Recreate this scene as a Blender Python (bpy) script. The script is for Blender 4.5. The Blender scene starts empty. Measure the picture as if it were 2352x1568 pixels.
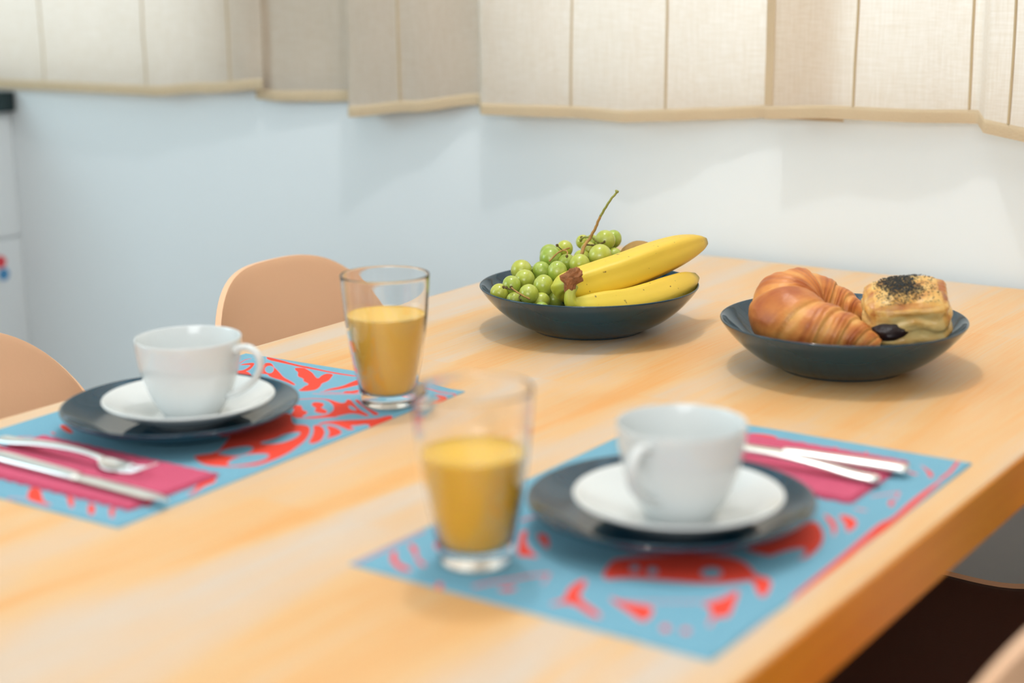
import bpy, bmesh, math, random
import numpy as np
from mathutils import Vector, Matrix, noise
random.seed(7)
S = bpy.context.scene
COL = S.collection
TZ = 0.74            # height of the table top; x runs along the window wall, y towards it (wall at y = 0.02)

# ---------------------------------------------------------------- camera
cam = bpy.data.cameras.new('camera')
cam.sensor_width = 36.0
cam.lens = 3659.0 / 2352.0 * 36.0
cam.clip_start = 0.05
cam.dof.use_dof = True
cam.dof.focus_distance = 1.74
cam.dof.aperture_fstop = 2.6
camo = bpy.data.objects.new('camera', cam)
COL.objects.link(camo)
rx, ux, fx = Vector((0.8197, 0.5728, -0.0108)), Vector((-0.1254, 0.1978, 0.9722)), Vector((-0.5590, 0.7955, -0.2339))
fx.normalize(); rx = (rx - fx * rx.dot(fx)).normalized(); ux = rx.cross(fx)
mw = Matrix.Identity(4)
for i in range(3):
    mw[i][0], mw[i][1], mw[i][2] = rx[i], ux[i], -fx[i]
mw[0][3], mw[1][3], mw[2][3] = 1.2002, -1.9574, TZ + 0.4077
camo.matrix_world = mw
S.camera = camo

# ---------------------------------------------------------------- world, lights, exposure
S.view_settings.view_transform = 'Standard'
S.view_settings.look = 'None'
S.view_settings.gamma = 1.0
S.view_settings.use_curve_mapping = False
S.view_settings.exposure = 0.02

def lin(c):
    return tuple(((v / 255.0) / 12.92 if v / 255.0 <= 0.04045 else ((v / 255.0 + 0.055) / 1.055) ** 2.4) for v in c)

world = bpy.data.worlds.new('daylight')
S.world = world
world.use_nodes = True
bg = world.node_tree.nodes['Background']
bg.inputs[0].default_value = (0.80, 0.92, 1.0, 1)
bg.inputs[1].default_value = 2.6

def point(loc, w, r, col):
    l = bpy.data.lights.new('ceiling_spot', 'POINT')
    l.energy = w; l.shadow_soft_size = r; l.color = col
    o = bpy.data.objects.new('ceiling_spot', l); o.location = loc; COL.objects.link(o)

def area(loc, rot, sx, sy, w, col):
    l = bpy.data.lights.new('added_fill', 'AREA')
    l.shape = 'RECTANGLE'; l.size = sx; l.size_y = sy; l.energy = w; l.color = col
    o = bpy.data.objects.new('added_fill', l); o.location = loc; o.rotation_euler = rot; COL.objects.link(o)

WARM = (1.0, 0.985, 0.985)
point((0.20, -0.55, TZ + 1.62), 21, 0.025, WARM)
point((0.40, -1.35, TZ + 1.62), 3.5, 0.03, WARM)
area((-0.2, -1.5, 2.46), (0, 0, 0), 2.0, 2.2, 6, (0.90, 0.98, 1.0))  # fill added under the ceiling, no fixture there
area((1.9, -1.9, 2.46), (0, 0, 0), 1.0, 1.0, 7, (0.97, 0.99, 1.0))  # fill added at the upper right to brighten the table's side edge
area((-2.0, -2.4, 1.6), Vector((0.85, 2.4, -0.9)).to_track_quat('-Z', 'Y').to_euler(), 1.2, 1.2, 26, (0.70, 0.92, 1.0))  # bluish fill added to lift and cool the left of the window wall
area((1.6, -3.6, 1.55), Vector((-0.9, 3.0, -0.6)).to_track_quat('-Z', 'Y').to_euler(), 2.0, 1.3, 43, (0.95, 0.98, 1.0))  # large fill added behind the camera to brighten upright surfaces

# ---------------------------------------------------------------- helpers
def mat(name, col, rough=0.5, bump=None, var=0.0, scale=20.0, stretch=(1, 1, 1), **kw):
    m = bpy.data.materials.new(name)
    m.use_nodes = True
    nt = m.node_tree
    b = nt.nodes['Principled BSDF']
    c = lin(col)
    b.inputs['Base Color'].default_value = (*c, 1)
    b.inputs['Roughness'].default_value = rough
    for k, v in kw.items():
        b.inputs[k.replace('_', ' ')].default_value = v
    if var or bump:
        tc = nt.nodes.new('ShaderNodeTexCoord')
        mp = nt.nodes.new('ShaderNodeMapping'); mp.inputs['Scale'].default_value = stretch
        nt.links.new(tc.outputs['Object'], mp.inputs[0])
        nz = nt.nodes.new('ShaderNodeTexNoise'); nz.inputs['Scale'].default_value = scale; nz.inputs['Detail'].default_value = 4
        nt.links.new(mp.outputs[0], nz.inputs['Vector'])
        if var:
            mx = nt.nodes.new('ShaderNodeMix'); mx.data_type = 'RGBA'
            mx.inputs[6].default_value = (*[max(0, v * (1 - var)) for v in c], 1)
            mx.inputs[7].default_value = (*[min(1, v * (1 + var)) for v in c], 1)
            nt.links.new(nz.outputs['Fac'], mx.inputs[0])
            nt.links.new(mx.outputs[2], b.inputs['Base Color'])
        if bump:
            bp = nt.nodes.new('ShaderNodeBump'); bp.inputs['Strength'].default_value = bump; bp.inputs['Distance'].default_value = 0.002
            nt.links.new(nz.outputs['Fac'], bp.inputs['Height'])
            nt.links.new(bp.outputs[0], b.inputs['Normal'])
    return m

def N(m, t, **kw):
    n = m.node_tree.nodes.new(t)
    for k, v in kw.items():
        setattr(n, k, v)
    return n

def L(m, a, b):
    m.node_tree.links.new(a, b)

def empty(name, label, cat, loc=(0, 0, 0), rz=0.0, group=None):
    o = bpy.data.objects.new(name, None)
    o.empty_display_size = 0.05
    COL.objects.link(o)
    o.location = loc; o.rotation_euler = (0, 0, rz)
    o['label'] = label; o['category'] = cat
    if group: o['group'] = group
    return o

def tag(o, label=None, cat=None, group=None, kind=None):
    if label: o['label'] = label
    if cat: o['category'] = cat
    if group: o['group'] = group
    if kind: o['kind'] = kind
    return o

def mesh(name, vs, fs, m=None, parent=None, smooth=True, mats=None, fmat=None):
    me = bpy.data.meshes.new(name)
    me.from_pydata([tuple(map(float, v)) for v in vs], [], [tuple(f) for f in fs])
    me.validate(); me.update()
    if m: me.materials.append(m)
    if mats:
        for q in mats: me.materials.append(q)
    if smooth: me.polygons.foreach_set('use_smooth', [True] * len(me.polygons))
    if fmat is not None: me.polygons.foreach_set('material_index', fmat)
    o = bpy.data.objects.new(name, me)
    COL.objects.link(o)
    if parent: o.parent = parent
    return o

def bm_obj(name, bm, m, parent=None, smooth=False):
    bmesh.ops.recalc_face_normals(bm, faces=bm.faces)
    me = bpy.data.meshes.new(name); bm.to_mesh(me); bm.free()
    me.materials.append(m)
    if smooth: me.polygons.foreach_set('use_smooth', [True] * len(me.polygons))
    o = bpy.data.objects.new(name, me); COL.objects.link(o)
    if parent: o.parent = parent
    return o

def box(bm, a, b, bev=0.0):
    r = bmesh.ops.create_cube(bm, size=1.0)
    vs = r['verts']
    for v in vs:
        v.co = Vector([(a[i] + b[i]) / 2 + v.co[i] * (b[i] - a[i]) for i in range(3)])
    if bev:
        es = list({e for v in vs for e in v.link_edges})
        bmesh.ops.bevel(bm, geom=es, offset=bev, segments=2, affect='EDGES', profile=0.5)

def box_obj(name, a, b, m, parent=None, bev=0.0):
    bm = bmesh.new(); box(bm, a, b, bev); return bm_obj(name, bm, m, parent)

def chaikin(p, n=2):
    for _ in range(n):
        q = [p[0]]
        for a, b in zip(p[:-1], p[1:]):
            q.append((a[0] * .75 + b[0] * .25, a[1] * .75 + b[1] * .25))
            q.append((a[0] * .25 + b[0] * .75, a[1] * .25 + b[1] * .75))
        q.append(p[-1]); p = q
    return p

def lathe(name, prof, m, parent=None, segs=96, n=2):
    prof = chaikin(prof, n)
    vs, fs = [], []
    rings = []
    for r, z in prof:
        if r < 1e-6:
            rings.append([len(vs)]); vs.append((0, 0, z))
        else:
            rings.append(list(range(len(vs), len(vs) + segs)))
            for k in range(segs):
                a = 2 * math.pi * k / segs
                vs.append((r * math.cos(a), r * math.sin(a), z))
    for A, B in zip(rings[:-1], rings[1:]):
        for k in range(segs):
            k2 = (k + 1) % segs
            if len(A) == 1 and len(B) > 1: fs.append((A[0], B[k], B[k2]))
            elif len(B) == 1 and len(A) > 1: fs.append((A[k], B[0], A[k2]))
            elif len(A) > 1: fs.append((A[k], B[k], B[k2], A[k2]))
    o = mesh(name, vs, fs, m, parent)
    bm = bmesh.new(); bm.from_mesh(o.data); bmesh.ops.recalc_face_normals(bm, faces=bm.faces); bm.to_mesh(o.data); bm.free()
    return o

def catmull(pts, n):
    """sample n points along a Catmull-Rom curve through pts (any dimension)"""
    P = np.array(pts, float)
    P = np.vstack([2 * P[0] - P[1], P, 2 * P[-1] - P[-2]])
    K = len(P) - 3
    out = []
    for i in range(n):
        s = i / (n - 1) * K
        k = min(int(s), K - 1); t = s - k
        a, b, c, d = P[k:k + 4]
        out.append(0.5 * (2 * b + (c - a) * t + (2 * a - 5 * b + 4 * c - d) * t * t + (3 * b - a - 3 * c + d) * t ** 3))
    return np.array(out)

def tube(name, C, rad, m, parent=None, M=16, shape=None, cap=True, up=(0, 0, 1), smooth=True):
    """sweep: C centre points (n,3), rad list or fn(i, ang)->r"""
    C = np.array(C, float); n = len(C)
    T = np.gradient(C, axis=0); T /= np.linalg.norm(T, axis=1)[:, None] + 1e-12
    vs, fs = [], []
    u = np.array(up, float); u = u - T[0] * (u @ T[0])
    if np.linalg.norm(u) < 1e-3:
        u = np.array((1.0, 0, 0)); u = u - T[0] * (u @ T[0])
    u /= np.linalg.norm(u)
    for i in range(n):
        u = u - T[i] * (u @ T[i]); u /= np.linalg.norm(u)
        w = np.cross(T[i], u)
        for k in range(M):
            a = 2 * math.pi * k / M
            if shape: sx, sy = shape(i, a)
            else:
                r = rad(i, a) if callable(rad) else rad[i]
                sx, sy = r * math.cos(a), r * math.sin(a)
            vs.append(C[i] + u * sx + w * sy)
    for i in range(n - 1):
        for k in range(M):
            k2 = (k + 1) % M
            fs.append((i * M + k, i * M + k2, (i + 1) * M + k2, (i + 1) * M + k))
    if cap:
        vs.append(C[0]); a = len(vs) - 1
        vs.append(C[-1]); b = len(vs) - 1
        for k in range(M):
            k2 = (k + 1) % M
            fs.append((a, k2, k)); fs.append((b, (n - 1) * M + k, (n - 1) * M + k2))
    return mesh(name, vs, fs, m, parent, smooth)

def attr(o, name, vals):
    a = o.data.attributes.new(name, 'FLOAT', 'POINT')
    a.data.foreach_set('value', np.asarray(vals, dtype=np.float32))

def copy_tree(o, parent=None):
    c = o.copy(); COL.objects.link(c); c.parent = parent
    for ch in list(o.children):
        copy_tree(ch, c)
    return c
# ---------------------------------------------------------------- room shell
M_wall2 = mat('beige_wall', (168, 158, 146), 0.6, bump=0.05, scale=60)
M_wall = mat('painted_wall', (234, 240, 242), 0.55, bump=0.05, scale=60)
M_ceil = mat('ceiling_paint', (240, 240, 238), 0.8)
M_white = mat('white_lacquer', (228, 234, 236), 0.3)
M_frame = mat('window_frame_paint', (235, 235, 232), 0.4)

X0, X1, Y0, Y1, H = -2.4, 2.9, -3.8, 0.02, 2.5
M_floor = mat('floor_boards', (58, 42, 30), 0.45, var=0.15, scale=6, stretch=(1, 8, 1))
tag(box_obj('floor', (X0, Y0, -0.05), (X1, Y1, 0), M_floor), kind='structure')
tag(box_obj('ceiling', (X0, Y0, H), (X1, Y1, H + 0.05), M_ceil), kind='structure')
tag(box_obj('wall_left', (X0 - 0.1, Y0, 0), (X0, Y1, H), M_wall), kind='structure')
tag(box_obj('wall_right', (X1, Y0, 0), (X1 + 0.1, Y1, H), M_wall2), kind='structure')
tag(box_obj('wall_front', (X0 - 0.1, Y0 - 0.1, 0), (X1 + 0.1, Y0, H), M_wall2), kind='structure')
# window wall with two openings
WZ0, WZ1 = TZ + 0.212, TZ + 1.30
WIN = [(-2.1, -0.78), (-0.19, 1.75)]
bm = bmesh.new()
box(bm, (X0 - 0.1, Y1, 0), (X1 + 0.1, Y1 + 0.18, WZ0))
box(bm, (X0 - 0.1, Y1, WZ1), (X1 + 0.1, Y1 + 0.18, H))
xs = [X0 - 0.1] + [v for w in WIN for v in w] + [X1 + 0.1]
for a, b in zip(xs[0::2], xs[1::2]):
    box(bm, (a, Y1, WZ0), (b, Y1 + 0.18, WZ1))
tag(bm_obj('wall_back', bm, M_wall), kind='structure')
M_pane = mat('window_glass', (255, 255, 255), 0.02, Transmission_Weight=1.0, IOR=1.05)
for i, (a, b) in enumerate(WIN):
    bm = bmesh.new()
    y0, y1 = Y1 + 0.10, Y1 + 0.15
    box(bm, (a, y0, WZ0), (b, y1, WZ0 + 0.05)); box(bm, (a, y0, WZ1 - 0.05), (b, y1, WZ1))
    box(bm, (a, y0, WZ0 + .05), (a + 0.05, y1, WZ1 - .05)); box(bm, (b - 0.05, y0, WZ0 + .05), (b, y1, WZ1 - .05))
    w = tag(bm_obj('window_%d' % (i + 1), bm, M_frame), kind='structure')
    box_obj('pane', (a + 0.05, y0 + 0.02, WZ0 + 0.05), (b - 0.05, y0 + 0.024, WZ1 - 0.05), M_pane, w)

# ---------------------------------------------------------------- kitchen unit at the far left
M_top = mat('dark_worktop', (22, 44, 46), 0.35)
M_seam = mat('grey_joint', (150, 165, 168), 0.6)
k = empty('kitchen_unit', 'white kitchen cabinet side with dark worktop at the far left, standing against the wall', 'cabinet', (-1.353, 0.015, 0))
box_obj('carcass', (-0.6, -0.62, 0.08), (-0.018, 0.004, TZ + 0.131), M_white, k, 0.002)
box_obj('side_panel', (-0.018, -0.60, 0.0), (-0.010, 0.004, TZ - 0.113), M_white, k, 0.001)
box_obj('side_panel', (-0.018, -0.60, TZ - 0.109), (-0.010, 0.004, TZ + 0.131), M_white, k, 0.001)
box_obj('worktop', (-0.62, -0.64, TZ + 0.132), (0.006, 0.004, TZ + 0.170), M_top, k, 0.002)
M_red = mat('red_print', (225, 60, 70), 0.4); M_blue = mat('blue_print', (70, 140, 190), 0.4)
for nm, mm, y, z, lab in (('sticker', M_red, -0.050, -0.155, 'red sticker'), ('sticker', M_blue, -0.045, -0.180, 'blue sticker')):
    bm = bmesh.new()
    bmesh.ops.create_cone(bm, cap_ends=True, segments=20, radius1=0.012, radius2=0.012, depth=0.002,
                          matrix=Matrix.Translation((-0.009, y, TZ + z)) @ Matrix.Rotation(math.pi / 2, 4, 'Y'))
    tag(bm_obj(nm, bm, mm, k), lab)

# ---------------------------------------------------------------- curtains
def cloth_mat():
    m = bpy.data.materials.new('unbleached_cotton'); m.use_nodes = True
    nt = m.node_tree; nt.nodes.clear()
    out = N(m, 'ShaderNodeOutputMaterial')
    tc = N(m, 'ShaderNodeTexCoord')
    mp = N(m, 'ShaderNodeMapping'); mp.inputs['Scale'].default_value = (1, 1, 0.06)
    L(m, tc.outputs['Object'], mp.inputs[0])
    n1 = N(m, 'ShaderNodeTexNoise'); n1.inputs['Scale'].default_value = 420; n1.inputs['Detail'].default_value = 3
    L(m, mp.outputs[0], n1.inputs['Vector'])
    mp2 = N(m, 'ShaderNodeMapping'); mp2.inputs['Scale'].default_value = (0.06, 1, 1)
    L(m, tc.outputs['Object'], mp2.inputs[0])
    n2 = N(m, 'ShaderNodeTexNoise'); n2.inputs['Scale'].default_value = 420; n2.inputs['Detail'].default_value = 3
    L(m, mp2.outputs[0], n2.inputs['Vector'])
    ad = N(m, 'ShaderNodeMath', operation='ADD'); L(m, n1.outputs['Fac'], ad.inputs[0]); L(m, n2.outputs['Fac'], ad.inputs[1])
    rp = N(m, 'ShaderNodeValToRGB')
    rp.color_ramp.elements[0].position = 0.35; rp.color_ramp.elements[0].color = (*lin((227, 212, 193)), 1)
    rp.color_ramp.elements[1].position = 0.65; rp.color_ramp.elements[1].color = (*lin((237, 225, 211)), 1)
    hf = N(m, 'ShaderNodeMath', operation='MULTIPLY'); hf.inputs[1].default_value = 0.5
    L(m, ad.outputs[0], hf.inputs[0]); L(m, hf.outputs[0], rp.inputs[0])
    df = N(m, 'ShaderNodeBsdfDiffuse'); tr = N(m, 'ShaderNodeBsdfTranslucent')
    L(m, rp.outputs[0], df.inputs[0]); L(m, rp.outputs[0], tr.inputs[0])
    mx = N(m, 'ShaderNodeMixShader'); mx.inputs[0].default_value = 0.5
    bp = N(m, 'ShaderNodeBump'); bp.inputs['Strength'].default_value = 0.3; bp.inputs['Distance'].default_value = 0.0006
    L(m, ad.outputs[0], bp.inputs['Height']); L(m, bp.outputs[0], df.inputs['Normal'])
    L(m, df.outputs[0], mx.inputs[1]); L(m, tr.outputs[0], mx.inputs[2]); L(m, mx.outputs[0], out.inputs[0])
    return m
M_cloth = cloth_mat()
M_rod = mat('white_rod', (230, 230, 228), 0.4)
CT = TZ + 1.42

def curtain(name_label, path, seams, side_hem=None):
    """path: (x, distance off the wall, hem height above the table)"""
    P = []
    for a, b in zip(path[:-1], path[1:]):
        d = math.hypot(b[0] - a[0], b[1] - a[1]); k = max(2, int(d / 0.006))
        for i in range(k):
            t = i / k
            s = t * t * (3 - 2 * t) if d > 0.07 else t
            P.append((a[0] + (b[0] - a[0]) * t, a[1] + (b[1] - a[1]) * s, a[2] + (b[2] - a[2]) * s))
    P.append(path[-1])
    root = empty('curtain', name_label, 'curtain', (path[0][0], 0.0, TZ + 0.18), group='short cotton curtains along the window wall')
    ox, oz = path[0][0], TZ + 0.18
    def surf(i, h):       # h height above the hem
        x, off, z = P[i]
        f = h / (CT - TZ - z)
        wr = 0.0035 * noise.noise(Vector((x * 9, h * 6, 3.1))) + 0.0018 * noise.noise(Vector((x * 30, h * 14, 7.7)))
        return (x - ox, 0.018 - (off * (1 - 0.25 * f) + 0.006 + wr), TZ + z + h - oz)
    hs = [0.0, 0.006, 0.012, 0.018] + [0.018 + (1.18) * (j / 70.0) ** 1.3 for j in range(1, 71)]
    n = len(P); vs = []
    for h in hs:
        for i in range(n): vs.append(surf(i, h))
    fs = [(j * n + i, j * n + i + 1, (j + 1) * n + i + 1, (j + 1) * n + i) for j in range(len(hs) - 1) for i in range(n - 1)]
    mesh('cloth', vs, fs, M_cloth, root)
    # double turned hem: a second layer in front of the first
    hv = []; hh = [0.0005, 0.006, 0.012, 0.0172]
    for j, h in enumerate(hh):
        for i in range(n):
            x, y, z = surf(i, h); hv.append((x, y - (0.0016 if j < 3 else 0.0008), z))
    for i in range(n):
        x, y, z = surf(i, hh[-1]); hv.append((x, y - 0.0001, z))
    hv2 = hv
    fs = [(j * n + i, j * n + i + 1, (j + 1) * n + i + 1, (j + 1) * n + i) for j in range(4) for i in range(n - 1)]
    mesh('hem', hv2, fs, M_hemcloth, root)
    if side_hem:
        w = side_hem; k = max(i for i in range(n) if P[i][0] - path[0][0] <= w)
        sv = []
        for h in hs[3:]:
            for i in range(k + 1):
                x, y, z = surf(i, h); sv.append((x, y - 0.0014 - 0.0008 * noise.noise(Vector((x * 60, h * 40, 1))), z))
        q = k + 1
        fs = [(j * q + i, j * q + i + 1, (j + 1) * q + i + 1, (j + 1) * q + i) for j in range(len(hs) - 4) for i in range(k)]
        mesh('side_hem', sv, fs, M_hemcloth, root)
    for sx in seams:      # felled seams: a narrow doubled ridge
        i = min(range(n), key=lambda q: abs(P[q][0] - sx)); i = max(1, min(n - 2, i))
        sv = []
        hl = [0.0172] + hs[4:]
        for h in hl:
            a = Vector(surf(i - 1, h)); b = Vector(surf(i + 1, h)); c = (a + b) / 2; d = (b - a).normalized()
            wob = 0.0012 * noise.noise(Vector((sx * 10, h * 9, 0.5)))
            for e, f in ((-0.0019, 0.0003), (-0.001, 0.0016), (0.001, 0.0016), (0.0019, 0.0003)):
                sv.append(c + d * (e + wob) + Vector((0, -f, 0)))
        fs = [(j * 4 + q, j * 4 + q + 1, (j + 1) * 4 + q + 1, (j + 1) * 4 + q) for j in range(len(hl) - 1) for q in range(3)]
        mesh('seam', sv, fs, M_seamcloth, root)
    return root
M_hemcloth = mat('folded_hem_cotton', (202, 180, 147), 0.9, bump=0.3, var=0.05, scale=350)
M_seamcloth = mat('curtain_seam', (196, 174, 138), 0.9)

curtain('wide pale left curtain, leftmost of the three, out of focus above the kitchen unit',
        [(-2.0, .03, .18), (-1.75, .05, .176), (-1.5, .03, .178), (-1.34, .02, .177), (-1.15, .032, .180), (-0.92, .035, .181), (-0.80, .028, .190), (-0.665, .022, .200)],
        [-1.46, -1.21, -0.935, -0.74])
curtain('middle curtain, beige folds on its left, pale and wide above the fruit bowl',
        [(-0.70, .004, .182), (-0.65, .010, .181), (-0.555, .006, .184), (-0.49, .004, .187), (-0.4576, .050, .167), (-0.35, .030, .178), (-0.236, .006, .1916), (-0.2015, .048, .1822), (-0.14, .040, .182), (-0.055, .030, .1829), (0.04, .034, .181), (0.1006, .028, .1854), (0.17, .016, .189), (0.2384, .008, .1944), (0.355, .006, .1944)],
        [-0.365, -0.052, 0.1006], None)
curtain('right curtain with a stitched side hem, rightmost of the three, above the pastries',
        [(0.2564, .038, .1967), (0.3475, .030, .2007), (0.45, .028, .2005), (0.537, .018, .202), (0.5549, .048, .1944), (0.6093, .050, .186), (0.75, .03, .19), (0.9, .05, .187), (1.1, .03, .19), (1.3, .05, .188), (1.6, .03, .19)],
        [0.375, 0.525, 0.588, 0.9, 1.2], 0.018)
rod = tube('curtain_rod', [(-2.05, 0, 0), (-0.5, 0, 0), (1.7, 0, 0)], [.008] * 3, M_rod, None, 12)
rod.location = (0, -0.016, CT + 0.008); tag(rod, 'thin white rod carrying the curtains along the window wall', 'curtain rod')

# ---------------------------------------------------------------- table
def wood(name, c1, c2, c3, gscale=1.0, rough=0.42):
    m = bpy.data.materials.new(name); m.use_nodes = True
    b = m.node_tree.nodes['Principled BSDF']
    tc = N(m, 'ShaderNodeTexCoord')
    # glued staves: columns 45 mm wide (x), lengths offset per column (y)
    br = N(m, 'ShaderNodeTexBrick'); br.offset = 0.37; br.offset_frequency = 1; br.squash = 1.0
    sp = N(m, 'ShaderNodeMapping'); sp.inputs['Rotation'].default_value = (0, 0, math.pi / 2)
    L(m, tc.outputs['Object'], sp.inputs[0]); L(m, sp.outputs[0], br.inputs['Vector'])
    br.inputs['Scale'].default_value = 1.0
    br.inputs['Brick Width'].default_value = 0.42; br.inputs['Row Height'].default_value = 0.045
    br.inputs['Mortar Size'].default_value = 0.0
    br.inputs['Color1'].default_value = (0, 0, 0, 1); br.inputs['Color2'].default_value = (1, 1, 1, 1)
    mp = N(m, 'ShaderNodeMapping'); mp.inputs['Scale'].default_value = (1, 0.10, 1)
    L(m, tc.outputs['Object'], mp.inputs[0])
    n1 = N(m, 'ShaderNodeTexNoise'); n1.inputs['Scale'].default_value = 13 * gscale; n1.inputs['Detail'].default_value = 5; n1.inputs['Distortion'].default_value = 0.6
    L(m, mp.outputs[0], n1.inputs['Vector'])
    mp2 = N(m, 'ShaderNodeMapping'); mp2.inputs['Scale'].default_value = (1, 0.035, 1)
    L(m, tc.outputs['Object'], mp2.inputs[0])
    n2 = N(m, 'ShaderNodeTexNoise'); n2.inputs['Scale'].default_value = 330; n2.inputs['Detail'].default_value = 4
    L(m, mp2.outputs[0], n2.inputs['Vector'])
    a1 = N(m, 'ShaderNodeMath', operation='MULTIPLY_ADD'); a1.inputs[1].default_value = 0.11
    L(m, br.outputs['Color'], a1.inputs[0]); L(m, n1.outputs['Fac'], a1.inputs[2])
    a2 = N(m, 'ShaderNodeMath', operation='MULTIPLY_ADD'); a2.inputs[1].default_value = 0.30
    L(m, n2.outputs['Fac'], a2.inputs[0]); L(m, a1.outputs[0], a2.inputs[2])
    rp = N(m, 'ShaderNodeValToRGB')
    e = rp.color_ramp.elements
    e[0].position = 0.50; e[0].color = (*lin(c1), 1)
    e[1].position = 0.98; e[1].color = (*lin(c3), 1)
    k = e.new(0.74); k.color = (*lin(c2), 1)
    L(m, a2.outputs[0], rp.inputs[0]); L(m, rp.outputs[0], b.inputs['Base Color'])
    bp = N(m, 'ShaderNodeBump'); bp.inputs['Strength'].default_value = 0.12; bp.inputs['Distance'].default_value = 0.0008
    L(m, n2.outputs['Fac'], bp.inputs['Height']); L(m, bp.outputs[0], b.inputs['Normal'])
    b.inputs['Roughness'].default_value = rough
    return m
M_wood = wood('pale_wood_top', (217, 198, 178), (231, 186, 130), (234, 160, 78))
M_edge = wood('varnished_wood_edge', (232, 152, 24), (222, 136, 14), (202, 110, 6), 1.6, 0.4)
M_leg = mat('table_leg_wood', (214, 160, 96), 0.45, var=0.12, scale=9, stretch=(1, 1, 0.2))
TW, TL, TH = 0.8188, 1.9, 0.047
t = empty('dining_table', 'long pale wooden dining table with a thick orange-toned edge, laid for breakfast', 'table', (0, 0, 0))
box_obj('table_top', (0, -TL, TZ - TH + .0005), (TW - 0.0012, 0, TZ), M_wood, t, 0.003)
# the lipping along the long right side shows end-to-end darker wood
box_obj('edge_lipping', (TW - 0.0012, -TL + .001, TZ - TH), (TW + 0.0008, -0.001, TZ - 0.0016), M_edge, t, 0.0008)
for sx in (0.06, TW - 0.12):
    for sy in (-0.10, -TL + 0.06):
        box_obj('leg', (sx, sy - 0.06, 0.0), (sx + 0.06, sy, TZ - TH - 0.0005), M_leg, t, 0.004)
box_obj('apron', (0.125, -0.145, TZ - TH - 0.07), (TW - 0.125, -0.125, TZ - TH), M_leg, t)

# ---------------------------------------------------------------- chairs
M_shell = mat('peach_plastic', (244, 196, 156), 0.5, bump=0.04, scale=300)
M_seat_dark = mat('dark_brown_layer', (70, 34, 18), 0.7, bump=.1, scale=400)
M_cleg = mat('beech_leg', (206, 160, 108), 0.45, var=0.1, scale=12, stretch=(1, 1, .2))
def make_chair(label):
    root = empty('dining_chair', label, 'chair', group='peach shell chairs around the table')
    prof = [(.215, .432), (.205, .444), (.17, .446), (.09, .440), (0, .434), (-.09, .434), (-.15, .446), (-.19, .480), (-.212, .545), (-.228, .62), (-.238, .685), (-.245, .737), (-.250, .787)]
    C = catmull(prof, 70)
    W = catmull([(.185,), (.205,), (.222,), (.232,), (.234,), (.230,), (.225,), (.218,), (.208,), (.194,), (.184,), (.177,), (.170,)], 70)
    nu = 41; vs = []
    L_ = np.concatenate([[0], np.cumsum(np.linalg.norm(np.diff(C, axis=0), axis=1))]); L_ /= L_[-1]
    for i in range(70):
        y, z = C[i]; w = W[i][0]; l = L_[i]
        hb = max(0.0, min(1.0, (l - 0.38) / 0.22)); hb = hb * hb * (3 - 2 * hb)
        lift = math.exp(-((l - 0.50) / 0.13) ** 2)
        for j in range(nu):
            u = -1 + 2 * j / (nu - 1)
            zz, yy = z, y
            if z > 0.60:
                # rounded shoulders: lower the outline towards the sides
                top = 0.787 - 0.100 * abs(u) ** 3.4
                zz = 0.60 + (z - 0.60) * (top - 0.60) / 0.187
            yy += 0.062 * hb * abs(u) ** 2.3
            zz += 0.022 * (1 - hb) * abs(u) ** 3 + 0.075 * lift * abs(u) ** 3.2
            ww = w * (1 - 0.05 * abs(u) ** 8 * hb)
            if l < 0.1: yy -= 0.03 * abs(u) ** 4 * (1 - l / 0.1)
            vs.append((u * ww, yy, zz))
    fs = [(i * nu + j, i * nu + j + 1, (i + 1) * nu + j + 1, (i + 1) * nu + j) for i in range(69) for j in range(nu - 1)]
    o = mesh('shell', vs, fs, M_shell, root)
    so = o.modifiers.new('thickness', 'SOLIDIFY'); so.thickness = 0.007; so.offset = 0
    bv = o.modifiers.new('soft_rim', 'BEVEL'); bv.width = 0.003; bv.segments = 3; bv.limit_method = 'ANGLE'
    pv = []  # thin dark brown layer laid over the seat area of the shell
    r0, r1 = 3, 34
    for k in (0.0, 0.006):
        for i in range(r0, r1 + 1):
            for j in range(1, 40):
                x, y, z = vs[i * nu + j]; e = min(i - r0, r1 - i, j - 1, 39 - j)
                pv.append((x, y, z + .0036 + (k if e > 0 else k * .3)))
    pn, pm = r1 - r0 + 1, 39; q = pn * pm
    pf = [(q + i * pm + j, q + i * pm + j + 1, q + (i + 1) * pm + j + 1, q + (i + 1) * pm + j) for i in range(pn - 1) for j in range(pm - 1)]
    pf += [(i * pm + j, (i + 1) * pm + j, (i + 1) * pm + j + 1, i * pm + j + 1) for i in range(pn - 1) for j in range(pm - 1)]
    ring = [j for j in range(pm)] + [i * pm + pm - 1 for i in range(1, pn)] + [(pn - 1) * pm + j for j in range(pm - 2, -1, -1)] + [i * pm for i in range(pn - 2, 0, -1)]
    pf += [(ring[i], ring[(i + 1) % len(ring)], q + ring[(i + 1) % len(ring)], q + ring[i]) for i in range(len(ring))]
    tag(mesh('seat_layer', pv, pf, M_seat_dark, root), 'dark brown layer on the seat')
    for sx in (-1, 1):
        for sy in (-1, 1):
            a = np.array((sx * .13, sy * .12, .428)); b = np.array((sx * .215, sy * .205, 0.0))
            tube('leg', [a + (b - a) * q for q in (0, .3, .6, 1)], [.0135, .015, .013, .0095], M_cleg, root, 14)
    bm = bmesh.new()
    for s in (-1, 1):
        box(bm, (-.135, s * .12 - .012, .412), (.135, s * .12 + .012, .428), .002)
        box(bm, (s * .13 - .012, -.108, .412), (s * .13 + .012, .108, .428), .002)
    bm_obj('under_frame', bm, M_cleg, root)
    return root
ch = make_chair('peach shell chair behind the left table edge, facing the fruit bowl')
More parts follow.
